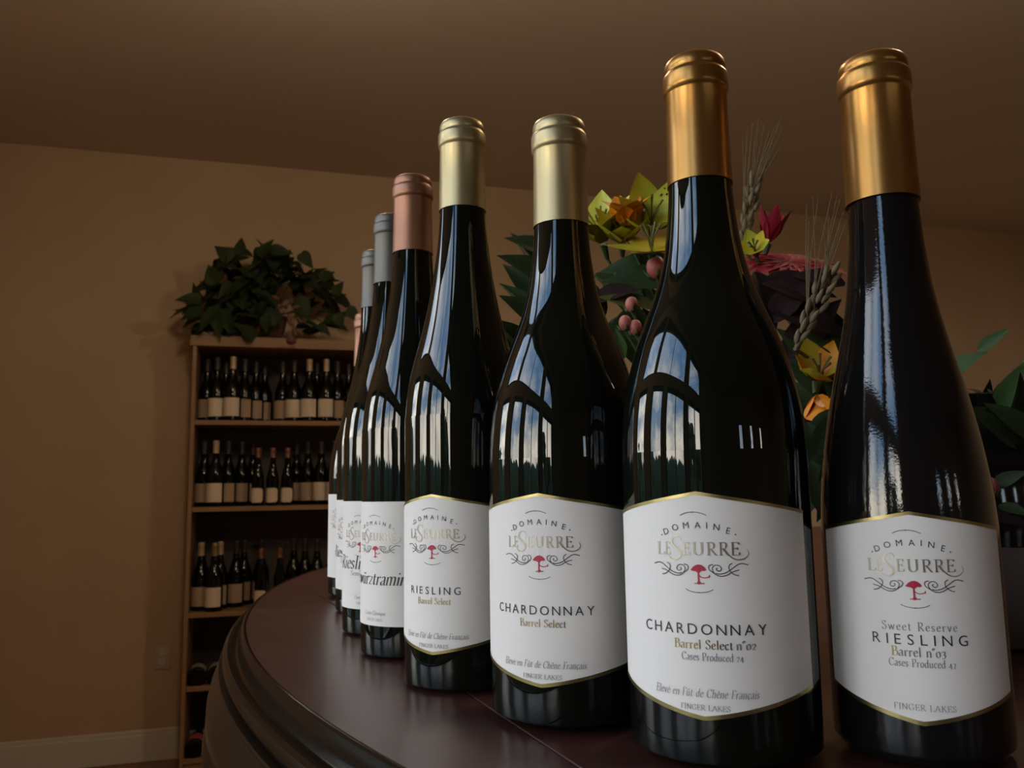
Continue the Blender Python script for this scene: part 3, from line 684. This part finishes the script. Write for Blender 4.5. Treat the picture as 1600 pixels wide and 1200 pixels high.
def small_bottle(kind, px, shelf, dep, cap, lab, grp, lm='cream', turn=0):
    g, caps = {'B': smB, 'H': smH, 'S': smS}[kind]
    u = max(shelf_u(px, 0, dep), BU + .026 + .0408)
    e_ = empty('wine_bottle', W(u, BV+dep, SZ[shelf]+.0034), lab, 'wine bottle', grp, rz=AR+turn)
    link('glass_body', g, e_); link('capsule', caps[cap], e_)
    if lm: link('label', LB[(kind, lm)], e_)
    STAND.setdefault(shelf, []).append([u, dep, {'B': .0400, 'H': .0361, 'S': .0290}[kind], e_])
    return e_
def cluster(rows, shelf, where, grp):
    n = len(rows)
    for i, (kind, px, dep, cap, lm) in enumerate(sorted(rows, key=lambda q: q[1])):
        lab = '%s dark bottle from the left %s' % (ORD[i], where)
        small_bottle(kind, px, shelf, dep, cap, lab, grp, lm, turn=-.25)
tl = 'bottles on the top shelf, left cluster'
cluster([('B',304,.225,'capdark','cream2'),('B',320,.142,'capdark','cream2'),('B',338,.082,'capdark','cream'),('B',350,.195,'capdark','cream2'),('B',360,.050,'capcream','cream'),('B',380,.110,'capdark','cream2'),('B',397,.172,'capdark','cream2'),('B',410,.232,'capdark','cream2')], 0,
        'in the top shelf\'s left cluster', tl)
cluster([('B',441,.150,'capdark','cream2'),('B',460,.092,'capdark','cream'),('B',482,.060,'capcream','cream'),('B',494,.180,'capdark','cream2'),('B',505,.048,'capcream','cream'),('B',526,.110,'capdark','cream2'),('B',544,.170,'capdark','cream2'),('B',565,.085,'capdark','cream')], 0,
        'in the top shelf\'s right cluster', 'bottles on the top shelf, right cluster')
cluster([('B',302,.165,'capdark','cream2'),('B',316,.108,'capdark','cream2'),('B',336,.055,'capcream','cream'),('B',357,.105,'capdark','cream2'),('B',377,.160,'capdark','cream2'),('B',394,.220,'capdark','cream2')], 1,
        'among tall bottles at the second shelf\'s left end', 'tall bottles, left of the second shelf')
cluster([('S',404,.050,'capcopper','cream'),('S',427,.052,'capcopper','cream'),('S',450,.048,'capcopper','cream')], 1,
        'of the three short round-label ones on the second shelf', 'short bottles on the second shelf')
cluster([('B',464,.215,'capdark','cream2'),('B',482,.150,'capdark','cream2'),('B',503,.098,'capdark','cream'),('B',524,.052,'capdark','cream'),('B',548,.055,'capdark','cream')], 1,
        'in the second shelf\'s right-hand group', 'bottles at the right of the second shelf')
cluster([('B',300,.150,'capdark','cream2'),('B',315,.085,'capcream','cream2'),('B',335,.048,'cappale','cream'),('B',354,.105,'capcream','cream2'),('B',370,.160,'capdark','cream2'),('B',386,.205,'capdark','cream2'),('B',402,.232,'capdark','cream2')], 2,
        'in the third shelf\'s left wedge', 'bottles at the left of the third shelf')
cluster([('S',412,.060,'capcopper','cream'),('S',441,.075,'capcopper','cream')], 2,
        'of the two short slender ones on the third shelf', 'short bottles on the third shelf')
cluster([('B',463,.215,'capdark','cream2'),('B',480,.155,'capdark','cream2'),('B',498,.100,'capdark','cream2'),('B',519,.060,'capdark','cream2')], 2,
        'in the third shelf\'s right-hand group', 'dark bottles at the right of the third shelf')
# nudge crowded neighbours until no two bottles touch and none leans into the case
for shelf, L_ in STAND.items():
    for it in range(600):
        for i, a in enumerate(L_):
            for b in L_[i+1:]:
                dx, dy = b[0]-a[0], b[1]-a[1]; d = hypot(dx, dy); need = a[2]+b[2]+.0012
                if d < need:
                    k_ = (need-d)/2/d; a[0] -= dx*k_*.7; a[1] -= dy*k_; b[0] += dx*k_*.7; b[1] += dy*k_
        for a in L_:
            a[0] = min(max(a[0], BU+.026+a[2]+.001), BU+BW-.026-a[2]-.001); a[1] = min(max(a[1], a[2]+.006), BD-.008-a[2]-.001)
    for a in L_: a[3].location = W(a[0], BV+a[1], SZ[shelf]+.0034)
LBG = small_label(.0399, .018, .105, 1.15, mat('grey_label_paper', (.34, .31, .28), .7, spec=.2))
# bottles lying down, bases to the room
for shelf, nm in ((3, 'fourth'), (4, 'bottom')):
    for i in range(4):
        u = BU + .0262 + .043 + i*.0835
        e_ = empty('wine_bottle', W(u, BV+.009, SZ[shelf]+.0405), 'wine bottle lying on its side, %s from the left on the %s shelf' % (ORD[i], nm), 'wine bottle', 'bottles lying on the %s shelf' % nm)
        e_.rotation_mode = 'XYZ'
        e_.rotation_euler = (-pi/2, 0, AR)
        link('glass_body', smB[0], e_); link('capsule', smB[1]['capdark'], e_)
        lo = link('label', LBG, e_)
        if shelf == 4 and i == 0:
            mr = mat('pink_label_paper', (.40, .10, .12), .6)
            me = LB[('B', 'cream')].copy(); me.materials.clear(); me.materials.append(mr); lo.data = me; tag(lo, 'pinkish red label')

# the shelf is only .275 deep; necks of lying bottles pass through a deep enough bay
# ------------------------------------------------------------------ leaves
def leaf_mesh(m_, L=1.0, Wd=.5, fold=.18, droop=.25, heart=False, name='leaf'):
    vs = []; fs = []; n = 7
    for i in range(n+1):
        t = i/n
        if heart: wv = Wd*.5*(sin(pi*min(1, t*.93+.07)**.62))*(1-.1*t)
        else: wv = Wd*.5*sin(pi*(t*.97+.03)**.8)
        if i == n: wv = .004
        y = L*t; zc = -droop*L*t*t
        vs += [(-wv, y, zc+fold*wv), (-wv*.5, y, zc+fold*wv*.7), (0, y, zc), (wv*.5, y, zc+fold*wv*.7), (wv, y, zc+fold*wv)]
    for i in range(n):
        for k in range(4): fs.append((5*i+k, 5*i+k+1, 5*i+k+6, 5*i+k+5))
    me = MB().add(vs, fs).mesh(name, m_, 80)
    return me
def orient(o, pos, d, up, s):
    d = Vector(d).normalized(); x = d.cross(Vector(up)).normalized(); z = x.cross(d)
    mm = Matrix((x*s, d*s, z*s)).transposed().to_4x4(); mm.translation = Vector(pos); return mm
def put(name, me, parent, pos, d, up, s, base):
    o = link(name, me, parent)
    mm = orient(o, Vector(pos)-base, d, up, s)
    o.location = mm.translation; o.rotation_euler = mm.to_euler(); o.scale = (s, s, s)
    return o
LV = [leaf_mesh(M['leaf'], 1, .78, .22, .35, True), leaf_mesh(M['leaf'], 1, .6, .3, .15, True), leaf_mesh(M['leaf2'], 1, .7, .2, .4, True)]

# plant on the bookcase: leaves spread over the top and hang over the edge
pl_c = W(shelf_u(410, 0, .13), BV+.13, ZTOP)
plant = empty('potted_vine', pl_c, 'bushy dark green leafy plant spreading over the top of the bookcase', 'plant')
MB().lathe([(.075, .0003), (.095, .06), (.105, .12), (.108, .125), (.098, .125), (.095, .115)], 28).build('basket_pot', M['pot'], plant, 40)
MB().lathe([(.096, .105), (.096, .112)], 24).build('soil', M['soil'], plant)
rn = random.Random(11)
D0 = 4.15
def sil_top(px):   # crest line of the foliage in the photograph
    pts = [(268, 470), (285, 462), (318, 425), (335, 385), (365, 388), (400, 372), (440, 375), (470, 398), (500, 410), (528, 425), (545, 465), (562, 492)]
    for (x0, y0), (x1, y1) in zip(pts, pts[1:]):
        if x0 <= px <= x1: return y0 + (y1-y0)*(px-x0)/(x1-x0)
    return 480
stems_mb = None
nl = 0
for k in range(215):
    px = rn.triangular(272, 560, 410); top = sil_top(px)
    py = top + 14 + (508-top) * rn.random()**1.1
    if py > 515: py = 515
    if 425 < px < 474 and py > 450: continue
    D = D0 + rn.uniform(-.12, .15)
    P = at(px, py, D)
    out = (P - (pl_c + Vector((0, 0, .1)))); side = out.dot(EU)
    d = EU*(side*3.0 + rn.uniform(-.6, .6)) + EV*rn.uniform(-.9, .15) + Vector((0, 0, rn.uniform(-.7, .75) + (out.z-.15)*1.5))
    up = Vector((rn.uniform(-.5, .5), -rn.uniform(.2, 1.0), rn.uniform(.4, 1)))
    s = rn.uniform(.085, .125)
    put('leaf', LV[0 if k % 9 else 2] if k % 3 else LV[1], plant, P - d.normalized()*s*.5, d, up, s, pl_c); nl += 1
    if k % 6 == 0:
        b0 = pl_c + Vector((0, 0, .12)); mid = (b0+P)/2 + Vector((0, 0, .06))
        MB().tube([b0-pl_c, mid-pl_c, P-d.normalized()*s*.5-pl_c], .0022, 5).build('stem', M['stem'], plant)
for px, py, dx, dz, s in ((296, 467, -1, -.02, .115), (300, 488, -.8, -.3, .10), (322, 500, -.5, -.8, .11), (340, 505, .1, -1, .125), (352, 500, .25, -1, .115), (415, 505, -.1, -1, .08), (530, 500, .3, -.9, .08), (552, 490, .8, -.6, .085),
                       (350, 395, -.7, .6, .10), (375, 385, -.1, 1, .085), (330, 430, -.4, .9, .10), (415, 388, .3, .5, .11), (438, 392, 1, -.1, .11), (478, 405, .5, -.6, .09), (510, 430, .6, .6, .08), (528, 450, .3, .8, .08)):
    P = at(px, py, 4.02); d = EU*dx + Vector((0, 0, dz)) - EV*.15
    put('leaf', LV[1] if s > .1 else LV[0], plant, P - d.normalized()*s*.45, d, (-.1, -1, .35), s, pl_c)
# dried husk bow among the leaves
hb = at(447, 470, 4.01)
husk = empty('dried_husk_bunch', at(462, 522, 4.03), 'reddish dried husk bunch poking out among the leaves above the bookcase', 'dried flowers')
hl = husk.location.copy()
for k, (px, py, dx, dz) in enumerate([(430,465,-.5,.2),(438,478,-.4,-.1),(447,480,0,.3),(455,470,.1,.5),(463,480,.5,.1),(452,500,.25,-1),(460,515,.3,-1),(467,500,.4,-.5)]):
    P = at(px, py, 4.0 + .006*k)
    MB().tube([Vector((0,0,0)) + P-hl + EU*(-dx*.03) + Vector((0,0,-dz*.03)), P-hl, P-hl + EU*dx*.03 + Vector((0,0,dz*.03)) - EV*.01], [.004, .011, .005], 7).build('husk', M['husk'], husk, 60)
MB().ball((0, 0, 0), .024, 10, .75).build('gourd', M['twig'], husk, 60).location = at(455, 533, 3.985) - hl

# ------------------------------------------------------------------ vase and flowers
vd = ray(1490, 700); va = atan2(vd.x, vd.y); VC = Vector((.69*sin(va), .69*cos(va), T))
vs_ = empty('flower_vase', VC, 'rounded black-glazed vase with taupe base, behind the right-hand bottle', 'vase')
MB().lathe([(.052, .0003), (.060, .004), (.0675, .03), (.070, .055), (.0695, .068)], 48).build('stoneware_base', M['vasec'], vs_, 50)
MB().lathe([(.0695, .0682), (.071, .085), (.069, .115), (.062, .14), (.052, .155), (.046, .162), (.048, .170), (.045, .171), (.042, .162), (.05, .14), (.05, .10)], 48, cap=False).build('black_glazed_body', M['vaseb'], vs_, 50)
MOUTH = VC + Vector((0, 0, .165))
def stem_to(parent, base, P, r=.0018, mt='stem', sag=-.075, n=9):
    foot = VC + Vector((rn.uniform(-.015, .015), rn.uniform(-.015, .015), .10))
    mo = MOUTH + Vector((rn.uniform(-.025, .025), rn.uniform(-.025, .025), 0))
    pts = [foot, mo]
    for i in range(1, n+1):
        t = i/n; q = mo.lerp(P, t); q.z += sag*sin(pi*t)**.8*(1 if P.x < .22 else .25); q.y += .06*sin(pi*t); pts.append(q)
    MB().tube([p - base for p in pts], r, 6).build('stem', M[mt], parent, 60)
def petal(m_, L, Wd, curl, cup=.25, pointed=.8):
    vs = []; fs = []; n = 7
    for i in range(n+1):
        t = i/n; wv = Wd*.5*sin(pi*(.06+.94*t)**pointed) + .0004
        a = curl*t; y = L*t*cos(a*.6); z = L*t*sin(a*.6)
        for k in (-1, -.5, 0, .5, 1): vs.append((wv*k, y, z + cup*wv*abs(k)))
    for i in range(n):
        for k in range(4): fs.append((5*i+k, 5*i+k+1, 5*i+k+6, 5*i+k+5))
    return MB().add(vs, fs).mesh('petal', m_, 80)
def flower(name, px, py, D, face, L, Wd, n, mt, lab, cat, grp, curl=.5, open_=.5, core=None, speck=False, mt2=None, roll_=0, stem=True):
    P = at(px, py, D)
    e_ = empty(name, P, lab, cat, grp)
    f = Vector(face).normalized(); a = f.orthogonal().normalized(); b = f.cross(a)
    me = petal(M[mt], L, Wd, curl); me2 = petal(M[mt2], L*.92, Wd*.8, curl) if mt2 else me
    for k in range(n):
        q = 2*pi*k/n + roll_; out = a*cos(q) + b*sin(q)
        d = out*cos(open_) + f*sin(open_)
        o = put('petal', me if k % 2 == 0 else me2, e_, P + out*L*.05, d, f*cos(open_) - out*sin(open_), 1, P)
        if speck and k % 2:
            sp = MB()
            for j in range(7):
                tt = rn.uniform(.25, .7); xx = rn.uniform(-.3, .3)*Wd*.6
                sp.ball((xx, L*tt*cos(curl*tt*.6), L*tt*sin(curl*tt*.6)+.0012+.25*abs(xx)), .0007, 4, 2.0)
            sp.build('speckles', M['speck'], o)['kind'] = 'stuff'
    if core == 'stamen':
        for k in range(5):
            q = 2*pi*k/5; out = a*cos(q) + b*sin(q)
            MB().tube([(0,0,0), f*L*.35+out*L*.08, f*L*.6+out*L*.22], [.0007,.0006,.0012], 5).build('stamen', M['leaf3'], e_)
    elif core:
        MB().ball((0, 0, 0), L*.22, 8).build('flower_centre', M[core], e_, 60).location = f*L*.08
    MB().tube([-f*L*.35, -f*.002], [.002, .004], 8).build('calyx', M['stem'], e_)
    if stem: stem_to(e_, P, P - f*L*.35)
    return e_
cd = Vector((0, -1, .1))
flower('yellow_lily', 1018, 350, .74, (-.15, -1, .45), .046, .029, 6, 'yellow2', 'speckled yellow alstroemeria facing forward, left of the glossy Chardonnay bottle neck', 'flower', 'yellow flowers of the bouquet', core='stamen', speck=True, mt2='yellow2', open_=.45, curl=.7)
flower('yellow_lily', 942, 378, .76, (-.3, -.6, .8), .052, .034, 6, 'yellow2', 'yellow alstroemeria beside the third bottle from the right, petals pointing up', 'flower', 'yellow flowers of the bouquet', core='stamen', mt2='yellow2', open_=.9, curl=-.2, roll_=.3)
flower('yellow_lily', 1018, 393, .715, (-.1, -.5, .85), .040, .022, 6, 'yellow', 'lower yellow bloom with drooping petals left of the glossy Chardonnay bottle', 'flower', 'yellow flowers of the bouquet', core='stamen', mt2='yellow', open_=.1, curl=.25, roll_=.1)
flower('yellow_lily', 972, 378, .745, (-.1, -.7, .7), .042, .030, 6, 'yellow', 'deep yellow bloom filling the middle under the orange one', 'flower', 'yellow flowers of the bouquet', core='stamen', mt2='yellow2', open_=.7, curl=.3, roll_=.5)
flower('orange_bud', 980, 352, .73, (-.1, -.5, 1), .032, .026, 6, 'orange', 'half-open orange bloom between the two upper yellow flowers', 'flower', None, open_=1.15, curl=-.5)
flower('red_daisy', 1238, 410, .76, (.05, -.62, 1), .052, .014, 22, 'crimson', 'crimson daisy-like flower seen edge-on between the two right bottles', 'flower', None, open_=.05, curl=-.35, mt2='crimson')
flower('red_bud', 1200, 378, .77, (.25, -.1, 1), .034, .014, 5, 'crimson', 'small red bud with petals pointing up above the crimson daisy', 'flower', None, open_=1.0, curl=.3)
flower('yellow_lily', 1180, 392, .74, (-.4, -.8, .4), .020, .014, 6, 'yellow2', 'small greenish yellow bloom right of the glossy Chardonnay bottle neck', 'flower', 'yellow flowers of the bouquet', core='stamen', mt2='yellow', open_=.5)
flower('orange_lily', 1280, 592, .70, (-.1, -.75, .7), .034, .026, 6, 'yellow', 'yellow and orange bloom low between the two right bottles', 'flower', None, mt2='orange', open_=.55, curl=.6, core='stamen')
for px, py, s in ((1272, 628, .040), (1284, 622, .044)):
    pass
ob = flower('orange_bud', 1278, 618, .71, (.05, -.35, -1), .036, .024, 5, 'orange', 'orange petals hanging down below the low yellow bloom', 'flower', None, open_=1.05, curl=-.2, stem=True)
# berries
bi = 0
for px, py, D, lab in ((987, 476, .68, 'pink berry, upper of those left of the glossy Chardonnay bottle'), (977, 505, .67, 'pink berry, lower left of those beside the glossy Chardonnay bottle'), (993, 512, .67, 'pink berry, lower right of those beside the glossy Chardonnay bottle'),
                  (1025, 418, .72, 'large pink berry under the lower yellow bloom'), (801, 518, .74, 'small pinkish bud left of the third bottle from the right'), (1546, 762, .60, 'pinkish bud by the vase at the right edge')):
    P = at(px, py, D); e_ = empty('berry_sprig', P, lab, 'berry', 'pink berries of the bouquet')
    r_ = .0054 if py > 440 and px > 900 else (.0085 if px > 900 else .0045)
    MB().ball((0, 0, 0), r_, 10, 1.25).build('berry', M['pink'], e_, 60)
    for k in range(4):
        q = k*pi/2
        MB().tube([(0, 0, -r_*1.15), (r_*.8*cos(q), r_*.8*sin(q), -r_*.9), (r_*1.35*cos(q), r_*1.35*sin(q), -r_*.3)], [.0008, .0016, .0003], 5).build('sepal', M['leaf2'], e_)
    stem_to(e_, P, P + Vector((0, 0, -r_*1.2)), .0012)
# wheat
def wheat(p0, p1, aw, D, lab, rad=.0085):
    A = at(*p0, D); Bp = at(*p1, D); e_ = empty('wheat_ear', A, lab, 'wheat', 'wheat ears of the bouquet')
    ax = (Bp-A); L = ax.length; axn = ax.normalized(); s1 = axn.orthogonal().normalized(); s2 = axn.cross(s1)
    grain = MB().lathe([(.0003, 0), (.0022, .003), (.0028, .007), (.0018, .012), (.0003, .015)], 7).mesh('grain', M['wheat'], 60)
    n = int(L/.0030)
    for i in range(n):
        q = i*2.4; rr = rad*.42*sin(pi*min(1, .15+.85*(1-i/n)))
        out = s1*cos(q) + s2*sin(q)
        put('grain', grain, e_, A + axn*(L*i/n) + out*rr, axn*1 + out*.32, axn, .85, A)
        # grain mesh runs along local z: turn it so that it follows the ear
        g = e_.children[-1]; dd = (axn + out*.3).normalized(); g.rotation_euler = dd.to_track_quat('Z', 'Y').to_euler()
    k = 0
    for (ax_, ay_) in aw:
        tip = at(ax_, ay_, D + rn.uniform(-.03, .03)); b = A + axn*L*(.35+.6*(k/len(aw))) + (s1*rn.uniform(-1, 1)+s2*rn.uniform(-1, 1))*.003
        mid = (b+tip)/2 + s1*rn.uniform(-.004, .004)
        MB().tube([b-A, mid-A, tip-A], [.0006, .0005, .0002], 4).build('awn', M['wheat'], e_); k += 1
    stem_to(e_, A, A, .0015, 'wheat', .01)
wheat((1160, 385), (1180, 280), [(1160, 215), (1168, 200), (1176, 192), (1185, 185), (1194, 195), (1202, 205), (1210, 200), (1217, 193), (1222, 200), (1226, 215), (1221, 182), (1180, 210), (1205, 230)], .75, 'bearded wheat ear standing up behind the neck of the glossy Chardonnay bottle')
wheat((1242, 545), (1300, 425), [(1260, 320), (1270, 308), (1279, 305), (1264, 345), (1300, 300), (1308, 305), (1312, 312), (1318, 330), (1316, 350), (1322, 345), (1295, 335), (1285, 350)], .665, 'bearded wheat ear leaning right between the two right bottles', .011)
# leafy stems
LB1 = leaf_mesh(M['leaf'], 1, .42, .3, .2); LB2 = leaf_mesh(M['leaf2'], 1, .36, .3, .2); LB3 = leaf_mesh(M['leaf3'], 1, .34, .3, .2); LB4 = leaf_mesh(M['leafred'], 1, .45, .3, .2)
def leafy(lab, specs, tipD, mtip, grp='leafy stems of the bouquet'):
    P = at(*mtip, tipD); e_ = empty('leafy_stem', P, lab, 'greenery', grp)
    stem_to(e_, P, P)
    for px, py, D, tx, ty, tD, which, s in specs:
        A = at(px, py, D); Bp = at(tx, ty, tD); d = Bp - A
        me = (LB1, LB2, LB3, LB4)[which]
        put('leaf', me, e_, A, d, Vector((rn.uniform(-.3, .3), -1, .5)), d.length*s, P)
leafy('dark pointed leaves showing left of the third bottle from the right', [(870,400,.74,796,362,.72,0,1.0),(880,450,.74,789,388,.71,0,1.0),(850,500,.74,790,436,.72,1,1.0),(870,520,.73,800,462,.70,0,1.1),(840,560,.75,786,500,.72,0,1.1),(850,425,.77,812,366,.75,0,1.1),(860,480,.76,802,420,.75,0,1.2),(830,580,.75,800,530,.73,0,1.2)], .75, (850, 470))
leafy('dark leaves under the yellow flowers left of the glossy Chardonnay bottle', [(1060,415,.745,925,408,.735,0,.9),(1065,440,.73,945,425,.71,0,1.0),(925,470,.73,990,442,.70,3,1),(940,500,.74,930,440,.72,0,1),(1035,490,.73,945,452,.70,2,1),(1050,560,.75,950,500,.73,0,1.1),(1000,570,.74,965,520,.71,1,1),(1060,520,.76,960,440,.76,0,1.2),(1010,530,.69,1000,475,.67,0,1),(930,430,.78,1040,470,.77,0,1.1),(940,520,.78,1050,500,.77,0,1.2),(960,560,.77,1000,470,.765,0,1.2),(1040,540,.70,1010,480,.685,3,1),(975,560,.70,960,500,.69,1,.8)], .76, (1030, 450))
leafy('burgundy dark leaves behind the shoulder between the two right bottles', [(1290,470,.70,1195,430,.69,3,1.0),(1200,505,.70,1262,432,.69,3,1.1),(1310,520,.70,1210,470,.69,3,1.1),(1225,560,.71,1295,480,.70,3,1.2),(1320,445,.70,1240,420,.69,3,1),(1180,425,.71,1222,500,.69,3,1.0),(1300,590,.71,1235,520,.70,0,1.2),(1330,560,.71,1255,490,.70,0,1.2),(1190,440,.72,1310,450,.72,3,1.0),(1200,480,.72,1330,500,.72,3,1.1)], .71, (1250, 480))
leafy('dark green leaves low between the two right bottles', [(1330,640,.73,1240,560,.72,0,1.2),(1320,680,.73,1250,610,.72,0,1.2),(1240,540,.72,1320,610,.72,0,1.1),(1330,720,.74,1260,650,.72,0,1.2),(1340,760,.74,1270,700,.73,0,1.2),(1240,600,.73,1310,700,.72,0,1.1),(1300,550,.71,1320,640,.70,0,1.2),(1250,525,.73,1330,560,.72,0,1.2),(1240,650,.74,1320,760,.73,0,1.2)], .74, (1290, 620))
leafy('dark leaves hanging low behind the gap between the two right bottles', [(1300,650,.66,1275,720,.65,0,1.2),(1260,660,.66,1290,740,.65,0,1.2),(1300,700,.66,1270,780,.64,0,1.2),(1265,720,.65,1295,800,.63,0,1.2),(1320,690,.66,1295,790,.64,0,1.2),(1310,640,.67,1262,690,.66,0,1.2)], .67, (1300, 650))
leafy('slim green leaf sprig arching right, past the right-hand bottle', [(1450,600,.72,1532,545,.70,1,1),(1528,548,.70,1569,516,.69,1,1.1)], .72, (1500, 568))
leafy('broad green leaves at the right edge above the black vase', [(1555,650,.66,1600,582,.64,1,1.3),(1565,660,.66,1550,600,.67,1,1),(1560,690,.66,1605,620,.63,0,1.3),(1530,690,.67,1560,625,.65,0,1.2),(1520,680,.68,1540,630,.66,2,1),(1600,660,.66,1602,560,.66,2,1),(1590,700,.64,1545,650,.62,0,1.3),(1620,690,.64,1570,640,.62,0,1.3)], .67, (1580, 650))
leafy('small dark red leaves right of the right-hand bottle', [(1512,608,.68,1534,613,.67,3,1.2),(1530,640,.68,1556,592,.67,3,.9),(1520,635,.68,1536,622,.67,3,1)], .68, (1525, 640))
leafy('leaves drooping over the rim of the black vase', [(1550,760,.61,1600,735,.60,0,1),(1560,790,.60,1610,800,.59,0,1),(1545,800,.60,1590,812,.59,3,1.3),(1530,790,.61,1570,815,.60,3,1.2)], .62, (1545, 770))
